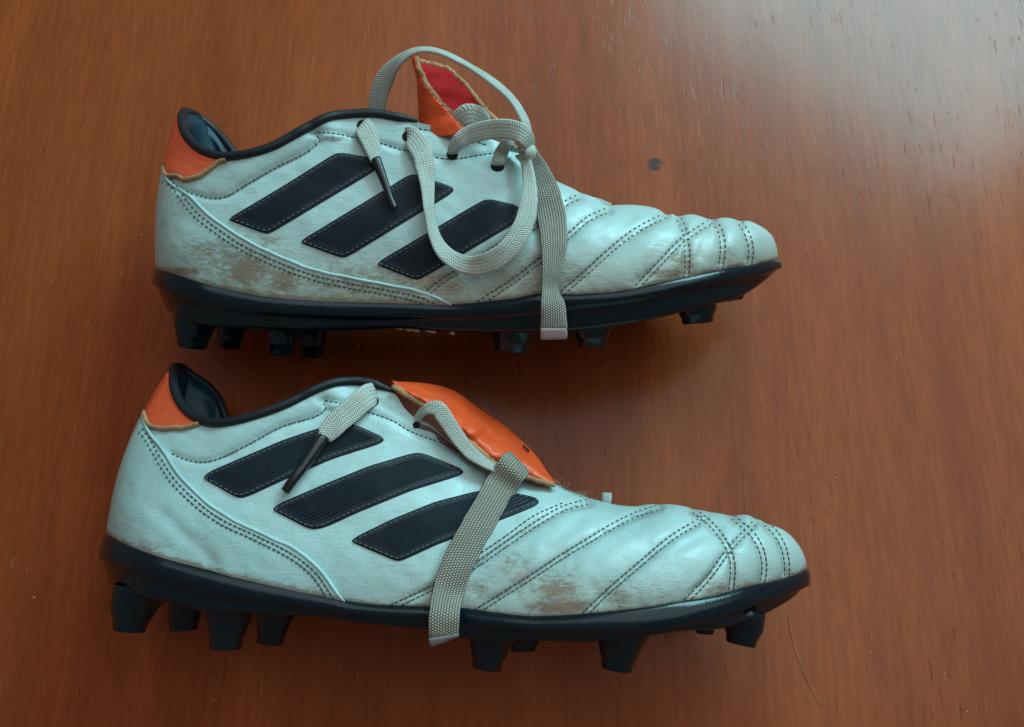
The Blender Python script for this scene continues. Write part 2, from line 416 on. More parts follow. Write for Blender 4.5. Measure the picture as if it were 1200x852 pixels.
    for i in range(0, NS):
        for jx in range(0, NQ):
            p = SL[i, jx]*1.0
            D[i, jx] += .00055*noise.noise(Vector((p[0]*38, p[1]*60, p[2]*38)))+.00022*noise.noise(Vector((p[0]*160+p[1]*90, p[1]*150, p[2]*120)))
    for (cu, cv, du, dv, rr, dp) in c.get('creases', []):
        P = np.array([(cu, cv), (cu+du, cv+dv)]); D += -dp*np.exp(-(dist_poly(u_, v_, P)/rr)**2)
    edge = sstep(0, .015, s)*sstep(1, .985, s)
    D = D*(1-.7*sstep(.86, 1, q[0, :, 0])[None]*sstep(tp-.1, tp, s)[:, None])
    nz_ok = np.ones_like(D)*edge[:, None]
    DL = D*nz_ok
    # on the crest both halves must meet: displace the last column along +Y only
    NL = normals(SL, 1); NM = normals(SM, -1)
    closed = (RL < 1e-6)
    for Nn in (NL, NM):
        k = np.zeros(3); k[1] = 1
        Nn[closed, -1] = k
    SLd = SL+NL*DL[..., None]; SMd = SM+NM*DL[..., None]
    # --- attributes
    dirt = np.zeros(D.shape); rust = np.zeros(D.shape)
    for (cu, cv, r1, r2, k) in c['dirt']: dirt = np.maximum(dirt, k*np.exp(-(((u_-cu)/r1)**2+((v_-cv)/r2)**2)))
    for (cu, cv, r1, r2, k) in c['rust']: rust = np.maximum(rust, k*np.exp(-(((u_-cu)/r1)**2+((v_-cv)/r2)**2)))
    jun = v_[:, :1]-v_
    dirt = np.maximum(dirt, .75*np.exp(-(np.clip(jun, 0, 99)/9.0)**2)); dirt = np.maximum(dirt, .35*np.exp(-(md/8)**2)); dirt = dirt*.95+.14
    grey = np.clip(c['greyness']*(np.exp(-(np.clip(jun, 0, 999)/c['grey_h'])**2)*sstep(c['grey_s'][0], c['grey_s'][1], s)[:, None]+.12), 0, 1)
    Wd = lambda S_: (W(S_)-R0).reshape(-1, 3)
    V = np.vstack([Wd(SLd), Wd(SMd)])
    F = grid_faces(NS, NQ)+grid_faces(NS, NQ, NS*NQ, True)
    upper = mesh_obj('upper', V, F, M['leather'], root, attrs={'grey': np.r_[grey.ravel(), grey.ravel()], 'dirt': np.r_[dirt.ravel(), dirt.ravel()], 'rust': np.r_[rust.ravel(), rust.ravel()]})
    fix_normals(upper, 2e-5)
    # BVH of the near half for tracing things onto it
    WL = W(SLd); bv = BVHTree.FromPolygons([tuple(p) for p in WL.reshape(-1, 3)], grid_faces(NS, NQ))
    def hit(u, v):
        d = nrm(ray(u, v)); h = bv.ray_cast(Vector(CAM), Vector(d))
        if h[0] is None: return None
        n_ = np.array(h[1]); n_ = n_ if n_@d < 0 else -n_
        return np.array(h[0]), n_, h[2]
    SLw = W(SLd); NLw = NL@np.stack([X, Y, Z]); SMw = W(SMd); NMw = NM@np.stack([X, Y, Z])
    def samp(G, ss, qq):
        fi = np.interp(ss, s, np.arange(NS)); fj = np.asarray(qq)*(NQ-1)
        i0 = np.clip(fi.astype(int), 0, NS-2); j0 = np.clip(fj.astype(int), 0, NQ-2); a_ = (fi-i0)[..., None]; b_ = (fj-j0)[..., None]
        return G[i0, j0]*(1-a_)*(1-b_)+G[i0+1, j0]*a_*(1-b_)+G[i0, j0+1]*(1-a_)*b_+G[i0+1, j0+1]*a_*b_
    def inv(u, v):
        h = hit(u, v)
        if h is None: return None
        f = h[2]; i, jx = divmod(f, NQ-1)
        return s[min(i+1, NS-1)], jx/(NQ-1)
    def shell(name, qlo, qhi, s_lo, s_hi, off, m, nq=30, ns=150, par=None, taper=True, dirtk=.1, skirt=True):
        """a panel over both flanks between two edge curves q(s), standing 'off' proud of the upper"""
        par = par or root; VV = []; FF = []; AT = []; RU = []; GY = []
        t = np.linspace(0, 1, ns); ss = s_lo+(s_hi-s_lo)*(t**1.6)
        for sd, (G, Nn) in ((1, (SLw, NLw)), (-1, (SMw, NMw))):
            o0 = sum(len(x) for x in VV)
            tt = np.linspace(0, 1, nq); lo = qlo(ss); hi = np.maximum(qhi(ss), lo+.001)
            Q = lo[:, None]+(hi-lo)[:, None]*tt[None]; SSm = np.repeat(ss[:, None], nq, 1)
            P = samp(G, SSm, Q); Nv = nrm(samp(Nn, SSm, Q))
            OF = np.full(Q.shape, off)
            if skirt: OF[:, -1] = -.0006; OF[:, -2] = off*.75
            if skirt == 2: OF[:, 0] = -.0006; OF[:, 1] = off*.75
            P = P+Nv*OF[..., None]
            VV.append((P-R0).reshape(-1, 3)); FF += grid_faces(ns, nq, o0, sd < 0)
            AT.append(samp(dirt[..., None], SSm, Q)[..., 0].ravel()); GY.append(samp(grey[..., None], SSm, Q)[..., 0].ravel()); RU.append(samp(rust[..., None], SSm, Q)[..., 0].ravel())
        o = mesh_obj(name, np.vstack(VV), FF, m, par, attrs={'grey': np.concatenate(GY), 'dirt': np.concatenate(AT), 'rust': np.concatenate(RU)})
        fix_normals(o, 1e-5); return o
    # --- heel counter
    ce = []; 
    cpx = catmull(c['counter'], 6)
    for (u, v) in cpx:
        k = inv(u, v)
        if k: ce.append(k)
    ce = [(0.0, c['counter_q0'])]+[k for k in ce if k[0] > .004]
    ce.sort(); xs = [ce[0]]
    for k in ce[1:]:
        if k[0] > xs[-1][0]+.004 and k[1] < xs[-1][1]+.02: xs.append(k)
    ces = np.array([k[0] for k in xs]); ceq = np.array([k[1] for k in xs]); send = ces[-1]
    ceq[-1] = min(ceq[-1], .01)
    tt_ = np.linspace(0, send, 400); qq_ = np.interp(tt_, ces, ceq); kk_ = np.hanning(41); kk_ /= kk_.sum()
    pad = np.r_[2*qq_[0]-qq_[20:0:-1], qq_, 2*qq_[-1]-qq_[-2:-22:-1]]; qq_ = np.maximum(np.convolve(pad, kk_, 'valid'), .004)
    qc = lambda t: np.interp(t, tt_, qq_)
    cnt = shell('heel_counter', lambda t: t*0, qc, 0, send, .0011, M['counter'], 40, 170)
    # piping along its edge, both flanks
    for sd, (G, Nn) in ((1, (SLw, NLw)), (-1, (SMw, NMw))):
        ss = send*np.linspace(0, 1, 150)**1.4; P = samp(G, ss, qc(ss)); Nv = nrm(samp(Nn, ss, qc(ss)))
        P = P+Nv*.0009
        tube('piping', P-R0, np.full(150, .0007)*(.15+.85*sstep(1.0, .93, ss/send)), M['counter'], cnt, 8)
    # --- stitches
    def stitches(lines, parent, m, sp=6.0, ln=.0017, rr=.00027, dq=None, name='stitching'):
        VV = []; FF = []
        for g in lines:
            P = catmull(g, 1.0); Ld = np.r_[0, np.cumsum(np.linalg.norm(np.diff(P, axis=0), axis=1))]
            n = max(2, int(Ld[-1]/sp)); 
            for k in range(n):
                t = (k+.5+random.uniform(-.06, .06))*Ld[-1]/n
                u = np.interp(t, Ld, P[:, 0]); v = np.interp(t, Ld, P[:, 1])
                u2 = np.interp(t+1.5, Ld, P[:, 0]); v2 = np.interp(t+1.5, Ld, P[:, 1]); u1 = np.interp(t-1.5, Ld, P[:, 0]); v1 = np.interp(t-1.5, Ld, P[:, 1])
                h = hit(u, v); ha = hit(u1, v1); hb = hit(u2, v2)
                if not (h and ha and hb): continue
                T = nrm(hb[0]-ha[0]); Nn = h[1]; A = nrm(np.cross(T, Nn)); C0 = h[0]+Nn*(rr*.45+(dq or 0)); L_ = ln*random.uniform(.85, 1.1)/2
                b0 = sum(len(x) for x in VV); ring = []
                for (tt, w) in ((-1, .35), (-.6, 1), (.6, 1), (1, .35)):
                    for kk in range(6):
                        an = kk*math.pi/3; ring.append(C0+T*L_*tt+(A*math.cos(an)+Nn*math.sin(an))*rr*w-Nn*(rr*.8 if abs(tt) == 1 else 0))
                VV.append(np.array(ring)-R0); FF += grid_faces(4, 6, b0, wrap=True)
        if not VV: return None
        o = mesh_obj(name, np.vstack(VV), FF, m, parent); o['kind'] = 'stuff'; return o
    def offs(g, d):
        P = catmull(g, 4); T = nrm(np.gradient(P, axis=0)); return resample(P+np.stack([-T[:, 1], T[:, 0]], 1)*d, max(4, len(P)//3))
    ql = []
    for g in c['quilt']: ql += [offs(g, 2.9), offs(g, -2.9)]
    for g in c.get('quilt_extra', []): ql.append(g)
    stitches(ql, upper, M['thread'])
    stitches(c['seams'], upper, M['thread'], sp=5.6, ln=.0017, rr=.00024, name='stitching')
    sg = c['counter_sign']
    stitches([offs(c['counter'], 7*sg), offs(c['counter'], 12.5*sg)], cnt, M['thread'], sp=6, ln=.0018, dq=.0011, rr=.0003)
    # --- heel tab (orange) between counter / collar seam and rim
    tp_ = []
    for (u, v) in catmull(c['tab_edge'], 4):
        k = inv(u, v)
        if k: tp_.append(k)
    tp_ = [(0.0, c['tab_q0'])]+sorted(k for k in tp_ if k[0] > .004)
    xs = [tp_[0]]
    for k in tp_[1:]:
        if k[0] > xs[-1][0]+.003: xs.append(k)
    ts = np.array([k[0] for k in xs]); tq = np.array([k[1] for k in xs])
    tab = shell('heel_tab', lambda t: herm(ts, tq, t), lambda t: t*0+.995, 0, ts[-1], .0009, M['orange'], 24, 70, skirt=2)
    ss = np.linspace(0, ts[-1], 60); P = samp(SLw, ss, herm(ts, tq, ss))+nrm(samp(NLw, ss, herm(ts, tq, ss)))*.0007
    tube('suede_edge', P-R0, .0010, M['suede'], tab, 7)
    # --- lining inside the opening
    s_op = c['open_end']
    VV = []; FF = []
    for sd, G, Nn in ((1, SLw, NLw), (-1, SMw, NMw)):
        ss = np.linspace(0, s_op, 120); qq = np.linspace(.25, 1, 40); A_, B_ = np.meshgrid(ss, qq, indexing='ij')
        P = samp(G, A_, B_); Nv = nrm(samp(Nn, A_, B_)); dep = .0030*sstep(0, .1, 1.02-B_)+.0012
        inw = P-Nv*dep[..., None]; b0 = sum(len(x) for x in VV)
        VV.append((inw-R0).reshape(-1, 3)); FF += grid_faces(120, 40, b0, sd > 0)
    lining = mesh_obj('lining', np.vstack(VV), FF, M['lining'], root)
    # --- collar trim: a soft black roll round the rim
    ss = np.r_[np.linspace(c['trim_end'], 0, 150), np.linspace(0, c['trim_end'], 150)[1:]]
    PL = samp(SLw, ss[:150], np.ones(150)); PM = samp(SMw, ss[150:], np.ones(149)); P = np.vstack([PL, PM])
    kk = np.hanning(9); kk /= kk.sum()
    P = np.stack([np.convolve(np.pad(P[:, k], 4, mode='edge'), kk, 'valid') for k in range(3)], 1)
    rad = .0019*np.ones(len(P))*np.minimum(1, .35+np.abs(np.r_[np.linspace(0, 1, 150), np.linspace(1, 0, 149)])*8)
    tube('collar_trim', P+Y*.0006-R0, rad, M['trim'], root, 12)
    # --- outsole
    tn = np.stack([np.gradient(PB[:, 0]), np.gradient(L)], 1); tn = nrm(tn); on = np.stack([-tn[:, 1], tn[:, 0]], 1)   # outward in plan, near side
    tm = np.stack([np.gradient(PB[:, 0]), np.gradient(Mm)], 1); tm = nrm(tm); om = np.stack([-tm[:, 1], tm[:, 0]], 1)
    lu = np.array(c['lip'], float); so = np.array(c['sole'], float)
    def row(arr, inset):
        sA = (arr[:, 0]-arr[0, 0])/(arr[-1, 0]-arr[0, 0]); uu = arr[0, 0]+s*(arr[-1, 0]-arr[0, 0]); vv = herm(sA, arr[:, 1], s)
        return loc(uu, vv, np.maximum(L+inset, 0))
    LIP = row(lu, 0); SO = row(so, -.001)
    rows = []
    def pt(base, o2, z, d, y=0, sd=1):
        p = base.copy(); p[:, 0] += o2[:, 0]*d; p[:, 2] = sd*(z+o2[:, 1]*d); p[:, 1] += y; return p
    def mixp(A_, B_, t):
        r_ = A_*(1-t)+B_*t; return r_
    half = []
    for sd, zz, oo in ((1, L, on), (-1, Mm, om)):
        h_ = [pt(PB, oo, zz, -.004, .0016, sd), pt(PB, oo, zz, .0004, .0012, sd), pt(PB, oo, zz, .0016, .0004, sd), pt(mixp(PB, LIP, .5), oo, zz, .0020, 0, sd),
              pt(mixp(PB, LIP, .90), oo, zz, .0018, 0, sd), pt(LIP, oo, zz, .0011, 0, sd), pt(mixp(LIP, SO, .10), oo, zz, .0001, 0, sd),
              pt(mixp(LIP, SO, .5), oo, zz, -.0002, 0, sd), pt(mixp(LIP, SO, .82), oo, zz, -.0006, 0, sd), pt(mixp(LIP, SO, .96), oo, zz, -.0016, 0, sd), pt(SO, oo, zz, -.0036, 0, sd), pt(SO, oo, zz*.6, -.002, .0008, sd), pt(SO, oo*0, zz*.1, 0, .0012, sd)]
        half.append(h_)
    ring = half[0]+half[1][::-1]; G = np.stack(ring, 1); ni = G.shape[1]
    for i in (0, -1):
        pass
    Vs = (W(G)-R0).reshape(-1, 3); Fs = grid_faces(NS, ni, wrap=True)+[list(range(ni)), list(range((NS-1)*ni, NS*ni))[::-1]]
    sole = mesh_obj('outsole', Vs, Fs, M['sole'], root); fix_normals(sole)
    # --- studs
    for (bu_, bv_, tu_, tv_, wb, wt, fs, zf) in c['studs']:
        up_ = -.40 if (fs < .07 or fs > .85) else -.8
        Ls_ = np.interp(fs, s, L if zf > 0 else Mm); zl = Ls_*zf
        if zf > .5: zl = Ls_-wb*.00036/2*1.32-.0014
        P0 = loc(bu_, bv_, zl); P1 = loc(tu_, tv_, zl); _, _, dep = proj(W(P0)); sc = dep/FOC
        ax = P1-P0; H = np.linalg.norm(ax); ax = ax/H; w = np.array([0, 0, 1.0]); e1 = np.cross(ax, w); e1 /= np.linalg.norm(e1)
        rb = wb*sc/2; rt = wt*sc/2; prof = [(up_, rb*1.20), (-.25, rb*1.36), (-.08, rb*1.25), (.04, rb*1.14), (.14, rb*1.06), (.28, rb), (.55, rb+(rt-rb)*.5), (.60, rb+(rt-rb)*.55), (.625, rb+(rt-rb)*.55-.0004), (.93, rt), (.985, rt*.94), (1.0, rt*.82), (1.0, .0001)]
        VV = []; 
        for (t, rr) in prof:
            for k in range(26):
                an = 2*math.pi*k/26; pv = P0+ax*H*t+(e1*math.cos(an)*rr+w*math.sin(an)*rr)
                if t < .2: pv[2] = max(min(pv[2], Ls_-.0012), -Ls_+.0012)
                if t < .15: pv[0] += (rr-rb)*(1 if fs < .12 else -1 if fs > .85 else 0)
                VV.append(W(pv)-R0)
        o = mesh_obj('stud', VV, grid_faces(len(prof), 26, wrap=True), M['sole'], sole); fix_normals(o)
    # --- the three stripes
    for (poly, corners) in c['stripes']:
        Pn = np.array(poly, float)
        for _ in range(2):                       # round the corners
            Q_ = []
            for i in range(len(Pn)):
                A_, B_ = Pn[i], Pn[(i+1) % len(Pn)]; L_ = np.linalg.norm(B_-A_); f = min(.25, 4/L_)
                Q_ += [A_+(B_-A_)*f, B_-(B_-A_)*f]
            Pn = np.array(Q_)
        corners = [corners[k] for k in (1, 0, 3, 2)]; idx = [int(np.argmin(np.hypot(*(Pn-np.array(k)).T))) for k in corners]
        def side(i, j):
            return Pn[i:j+1] if i <= j else np.vstack([Pn[i:], Pn[:j+1]])
        nu, nv = 64, 105
        bot = resample(side(idx[0], idx[1]), nv); rgt = resample(side(idx[1], idx[2]), nu)
        tpp = resample(side(idx[2], idx[3]), nv)[::-1]; lft = resample(side(idx[3], idx[0]), nu)[::-1]
        # lft/rgt are the long edges (nu), bot/tpp the short ends (nv)
        g = np.zeros((nu, nv, 2))
        for i in range(nu):
            for jx in range(nv):
                a_ = i/(nu-1); b_ = jx/(nv-1)
                g[i, jx] = (1-b_)*lft[i]+b_*rgt[i]+(1-a_)*bot[jx]+a_*tpp[jx]-((1-a_)*(1-b_)*lft[0]+a_*(1-b_)*lft[-1]+(1-a_)*b_*rgt[0]+a_*b_*rgt[-1])
        loop = np.vstack([Pn, Pn[:1]]); ED = dist_poly(g[..., 0], g[..., 1], loop); HP = np.zeros((nu, nv, 3)); last = W(np.zeros(3))
        for i in range(nu):
            for jx in range(nv):
                h = hit(*g[i, jx]); last = h[0] if h else last; HP[i, jx] = last
        def blur(G_, k1, k2):
            for ax_, k_ in ((0, k1), (1, k2)):
                w_ = np.hanning(2*k_+3)[1:-1]; w_ /= w_.sum(); pd = [(0, 0)]*3; pd[ax_] = (k_, k_); Gp = np.pad(G_, pd, mode='reflect', reflect_type='odd')
                G_ = sum(w_[t]*np.take(Gp, range(t, t+G_.shape[ax_]), axis=ax_) for t in range(2*k_+1))
            return G_
        HS = blur(HP, 3, 7); NN = nrm(np.cross(np.gradient(blur(HP, 7, 12), axis=0), np.gradient(blur(HP, 7, 12), axis=1))); NN = NN*(1 if (NN@(CAM-HP.mean((0, 1)))).mean() > 0 else -1)
        rib = np.sin(2*math.pi*13*np.arange(nv)/(nv-1))[None]*sstep(6.5, 9, ED)
        OF = .0006-.0003*np.exp(-(ED/1.2)**2)+.00018*np.exp(-((ED-6)/2.2)**2)+.00009*rib
        OF[0] = OF[-1] = -.0006; OF[:, 0] = OF[:, -1] = -.0006
        VV = (HS+NN*OF[..., None]-R0).reshape(-1, 3); IN = sstep(5.5, 8.5, ED).ravel(); A_, B_ = np.meshgrid(np.linspace(0, .06, nu), np.linspace(0, c['stripe_w'], nv), indexing='ij'); UV = np.stack([A_.ravel(), B_.ravel()], 1)
        so_ = mesh_obj('side_stripe', VV, grid_faces(nu, nv), M['stripe'], root, uv=UV, attrs={'inner': IN}); fix_normals(so_)
        me = so_.data
        # stitching round the border
        cen = Pn.mean(0); ins = []
        Pr = resample(loop, 90); T = nrm(np.gradient(Pr, axis=0)); nn = np.stack([-T[:, 1], T[:, 0]], 1)
        if ((Pr+nn*3-cen)**2).sum() > ((Pr-cen)**2).sum(): nn = -nn
        stitches([Pr+nn*4.0], so_, M['pale_thread'], sp=6.5, ln=.0016, rr=.00016, dq=.0008)
    B = Boot(); B.root = root; B.hit = hit; B.W = W; B.loc = loc; B.R0 = R0; B.Z = Z; B.upper = upper; B.lining = lining; B.sole = sole; B.s = s
    B.SLw = SLw; B.SMw = SMw; B.samp = samp; B.X = X; B.Y = Y; B.stitches = stitches; B.NLw = NLw
    zmin = min((W(SMd)[..., 2]).min(), W(G)[..., 2].min()); import sys; print('BOOT zmin', c['name'], round(float(zmin), 5), 'h0', c['h0'])
    return B

def path_pts(B, pts):
    """control points (u, v, lift, zl): lift above the upper where the ray meets it, else at depth zl of the boot"""
    out = []
    for p in pts:
        u, v, lift, zl = p[:4]
        if zl is None:
            h = B.hit(u, v)
            if h is None: print('NO SURFACE', p); h = (B.W(B.loc(u, v, .002)),)
            w = h[0]-nrm(ray(u, v))*lift
        else:
            w = B.W(B.loc(u, v, zl))
        out.append(w)
    return out
def ribbon(B, name, pts, m, parent, th=.0013, seg_step=.0012, extra_w=1.0, fold=None):
    """flat woven band; each control point also has width in px and roll in degrees (0 = flat towards the viewer)"""
    Wp = np.array(path_pts(B, pts)); wd = np.array([p[4] for p in pts], float); rl = np.radians([p[5] for p in pts])
    data = np.hstack([Wp*1000, wd[:, None], rl[:, None]])
    Cc = catmull(data, seg_step*1000); P = Cc[:, :3]/1000
    T = nrm(np.gradient(P, axis=0)); Ld = np.r_[0, np.cumsum(np.linalg.norm(np.diff(P, axis=0), axis=1))]
    VV = []; UV = []; prof = []; sd_ = len(name)*3.1+Wp[0, 0]*900
    Cc[:, 3] *= 1+.07*np.array([noise.noise(Vector((l_*170, sd_, 0))) for l_ in Ld]); Cc[:, 4] += .16*np.array([noise.noise(Vector((l_*110, sd_, 7))) for l_ in Ld])
    # rounded flat section
    n1 = 8
    sec = [(x, 1) for x in np.linspace(-.42, .42, n1)]+[(.485, .6), (.5, 0), (.485, -.6)]+[(x, -1) for x in np.linspace(.42, -.42, n1)]+[(-.485, -.6), (-.5, 0), (-.485, .6)]
    for i in range(len(P)):
        tc = nrm(CAM-P[i]); nn = nrm(tc-(tc@T[i])*T[i]); a = np.cross(T[i], nn); ro = Cc[i, 4]
        a2 = a*math.cos(ro)+nn*math.sin(ro); n2 = nn*math.cos(ro)-a*math.sin(ro)
        dep = (P[i]-CAM)@FW; w = Cc[i, 3]*dep/FOC*(.92 if name == 'lace' else 1)
        for (x, z) in sec:
            cush = 1-.35*(2*abs(x))**4
            VV.append(P[i]+a2*x*w+n2*z*th/2*cush-B.R0); UV.append((min(max(x+.5, 0), 1), Ld[i]))
    k = len(sec); F = grid_faces(len(P), k, wrap=True)+[list(range(k)), list(range((len(P)-1)*k, len(P)*k))[::-1]]
    o = mesh_obj(name, VV, F, m, parent, uv=UV); fix_normals(o); return o
def rod(B, name, pts, m, parent, flat=.7, seg=12):
    Wp = np.array(path_pts(B, pts)); rr = np.array([p[4] for p in pts], float)
    Cc = catmull(np.hstack([Wp*1000, rr[:, None]]), 1.0); P = Cc[:, :3]/1000
    dep = (P-CAM)@FW; r = Cc[:, 3]*dep/FOC/2
    return tube(name, P-B.R0, r, m, parent, seg, nhint=[nrm(CAM-p) for p in P], flat=flat)
def eyelet(B, u, v, ru, rv=None, parent=None):
    h = B.hit(u, v); c0, n0 = h[0], h[1]; a = nrm(np.cross(n0, [0, 1.0, 0])); b = np.cross(n0, a); r1 = ru*.00036
    VV = [c0+n0*.0004-B.R0]; 
    for rr, zz in ((.55, .0004), (.8, .0005), (1.0, .0007), (1.25, .0004), (1.35, -.0003)):
        for k in range(20):
            t = 2*math.pi*k/20; VV.append(c0+a*math.cos(t)*r1*rr+b*math.sin(t)*r1*rr+n0*zz-B.R0)
    F = [(0, 1+k, 1+(k+1) % 20) for k in range(20)]+grid_faces(5, 20, 1, wrap=True)
    o = mesh_obj('eyelet', VV, F, M['hole'], parent or B.upper); fix_normals(o); return o
def sheet(name, G, th, m, parent, R0, off_n=None, attrs=None):
    """solid sheet from a grid of world points, thickness along the normals"""
    G = np.asarray(G, float); n, k = G.shape[:2]; nn = nrm(np.cross(np.gradient(G, axis=0), np.gradient(G, axis=1)))
    nn = nn*(-1 if (nn@(CAM-G.mean((0, 1)))).mean() < 0 else 1)
    V = np.vstack([(G-R0).reshape(-1, 3), (G-nn*th-R0).reshape(-1, 3)]); F = grid_faces(n, k)+grid_faces(n, k, n*k, True)
    def ed(idx):
        for a, b in zip(idx[:-1], idx[1:]): F.append((a, b, b+n*k, a+n*k))
    ed([i*k for i in range(n)]); ed([i*k+k-1 for i in range(n)]); ed(list(range(k))); ed([(n-1)*k+j for j in range(k)])
    z = np.zeros(len(V)); o = mesh_obj(name, V, F, m, parent, attrs={'dirt': z+.12, 'rust': z}); fix_normals(o); return o, nn
def throat_tongue(B, m, s0, s1, drop, parent):
    ss = np.linspace(s0, s1, 60); A_ = B.samp(B.SLw, ss, np.full(60, .985)); C_ = B.samp(B.SMw, ss, np.full(60, .985))
    G = []
    for t in np.linspace(.0, 1.0, 24):
        G.append(A_*(1-t)+C_*t+B.Y*(.0015*math.sin(math.pi*t)-drop))
    return sheet('inner_tongue', np.transpose(np.array(G), (1, 0, 2)), .002, m, parent, B.R0)[0]
def fibres(name, B, P, m, parent, n, ln, r=.00007, spread=1.0, seed=1):
    rnd_ = random.Random(seed); VV = []; FF = []
    for k in range(n):
        p = P[rnd_.randrange(len(P))]; d = nrm(np.array([rnd_.uniform(-1, 1), rnd_.uniform(-.4, 1), rnd_.uniform(-.2, 1)])*spread); c_ = nrm(np.array([rnd_.uniform(-1, 1) for _ in range(3)]))
        L_ = ln*rnd_.uniform(.4, 1.3); pts = [p+d*L_*t+c_*L_*.35*t*t for t in (0, .33, .66, 1)]
        b0 = len(VV)
        for q_ in pts:
            for an in (0, 2.1, 4.2): VV.append(q_+np.array([math.cos(an), math.sin(an)*.7, math.sin(an)*.7])*r-B.R0)
        FF += grid_faces(4, 3, b0, wrap=True)
    o = mesh_obj(name, VV, FF, m, parent); o['kind'] = 'stuff'; return o

# ============================================================ far boot (upper in the picture)
A = dict(name='A', greyness=.80, grey_h=50, grey_s=(.05, .2), roll=20, y0=.040, h0=.0460, throat=.665, open_end=.655, trim_end=.40, bulge=.004, heel_back=.0035,
  bottom=[(185, 317), (202, 322), (227, 329.7), (251, 337), (281, 344.4), (318, 350.6), (357, 353.6), (416, 356), (469, 357), (533, 360), (558, 358), (602, 353), (632, 348), (660, 348.5), (714, 346), (768, 336), (803, 328), (844, 319), (865, 316), (890, 312), (911, 307)],
  top=[(210, 134), (212, 146), (217, 158), (224, 168), (240, 180), (262, 185.5), (290, 183), (318, 175), (345, 161), (370, 147), (395, 137), (430, 134), (470, 140), (500, 146), (540, 154), (580, 165), (615, 186), (640, 207), (660, 217), (690, 231), (714, 241), (741, 242.7), (763, 244.5), (782, 250), (800, 252), (811, 252), (825, 255), (849, 256), (868, 257), (884, 263), (898, 274), (905.5, 285), (909.5, 295), (911.5, 307)],
  medial_rim=[(0, 210, 133), (.02, 216, 132), (.05, 226, 135), (.09, 240, 144), (.13, 252, 155), (.17, 264, 171), (.20, 274, 186)],
  lip=[(184, 334), (202, 345), (251, 360), (318, 368), (416, 372), (533, 373), (602, 369), (663, 361), (741, 352), (795, 340), (849, 331), (890, 322), (911.5, 315)],
  sole=[(196, 366), (206, 373), (230, 381), (256, 384.5), (300, 386), (350, 388), (416, 387), (469, 385), (511, 388), (568, 390), (660, 389), (717, 383), (754, 377), (800, 367), (840, 357), (865, 351), (885, 340), (900, 328), (909, 318)],
  quilt=[[(658, 344), (687, 319), (714, 294.5), (741, 273), (768, 258), (781, 252)],
         [(746, 337), (776, 305.3), (800, 281), (832.8, 260)],
         [(560, 356), (600, 330), (634, 304), (665, 278), (690, 256), (712, 247)],
         [(501, 343), (523.5, 326), (592, 284), (629, 264), (660, 240), (678, 231)],
         [(795, 255), (803, 273), (805.8, 300), (804.4, 328)],
         [(835, 258), (845, 273), (847, 294.5), (843.6, 317)],
         [(867, 259.7), (877, 278), (880, 294.5), (878, 311)]],
  seams=[[(212, 222), (230, 228), (247, 232), (265.6, 230), (291, 215), (324, 196), (355, 181), (371, 169), (374.7, 163), (366.5, 155)],
         [(371, 155), (394.6, 157), (442, 166.7), (470, 175), (503, 182.7), (529, 186.7), (559.6, 182), (583, 178.5)],
         [(484, 150), (510, 154), (540, 160), (570, 170)]],
  counter=[(196, 201), (207, 206), (217, 218), (239, 246), (268.6, 269), (293, 284), (330, 301), (367, 315), (404, 323.5), (449.6, 332), (481.6, 338), (506, 345.7), (530, 357)],
  counter_q0=.63, counter_sign=1,
  tab_edge=[(196, 203), (207, 206), (220, 210), (232, 207), (245, 199), (258, 189), (266, 187)], tab_q0=.64,
  creases=[(700, 300, 40, -45, 10, .0006), (600, 200, -8, 60, 8, .0008), (255, 300, 60, 20, 9, .0004), (620, 215, 10, 70, 9, .0007), (690, 330, 60, -60, 8, .0006), (750, 325, 30, -40, 6, .0005), (820, 300, 10, -30, 5, .0005)],
  dirt=[(245, 295, 24, 22, .5), (290, 318, 40, 24, .62), (335, 328, 30, 22, .55), (270, 305, 90, 50, .44), (430, 330, 130, 34, .45), (640, 320, 90, 34, .38), (215, 318, 30, 8, .7), (315, 282, 20, 8, .5), (205, 248, 12, 14, .3), (520, 335, 40, 20, .5), (800, 305, 22, 22, .55), (640, 330, 60, 14, .4), (790, 320, 50, 8, .6), (850, 300, 16, 18, .4), (760, 290, 20, 20, .3), (400, 320, 90, 10, .35)],
  rust=[(520, 332, 26, 16, .8), (590, 320, 30, 22, .55), (330, 318, 14, 18, .4), (620, 300, 16, 24, .35), (290, 318, 22, 14, .3)],
  stripes=[([(264, 258), (330, 219), (392, 180), (402, 178), (445, 186), (442, 199), (318, 273), (310, 275)], [(264, 258), (312, 275), (443, 199), (397, 179)]),
           ([(349, 285), (358, 278), (458, 218), (478, 205), (489, 204), (534, 219), (531, 226), (408, 301), (399, 303)], [(349, 285), (402, 303), (533, 223), (484, 204)]),
           ([(439, 311), (447, 304), (560, 238), (573, 232), (606, 239), (612, 246), (604, 262), (494, 327), (486, 329)], [(439, 311), (489, 329), (611, 250), (569, 233)])],
  stripe_w=.0145,
  studs=[(229, 372, 225, 408, 46, 33, .06, .78), (270, 384, 269, 409, 30, 25, .10, -.62), (331, 385, 330, 416, 36, 28, .20, .70), (366, 386, 366, 419, 30, 27, .24, -.45),
         (602, 386, 598, 413, 50, 39, .58, .80), (694, 382, 694, 406, 44, 33, .72, .82), (816, 355, 818, 379, 46, 36, .88, .55), (860, 346, 861, 352, 24, 20, .93, .35),
         (610, 388, 610, 404, 34, 28, .58, -.7), (700, 380, 702, 395, 34, 28, .72, -.7), (655, 386, 655, 398, 30, 26, .66, 0)])
a = make_boot(A, 'worn cream football boot with a big slack lace loop and its orange tongue standing up')
for (u, v, r_) in ((425, 147, 5), (478, 160, 5), (530, 181, 5), (583, 195, 6)): eyelet(a, u, v, r_)

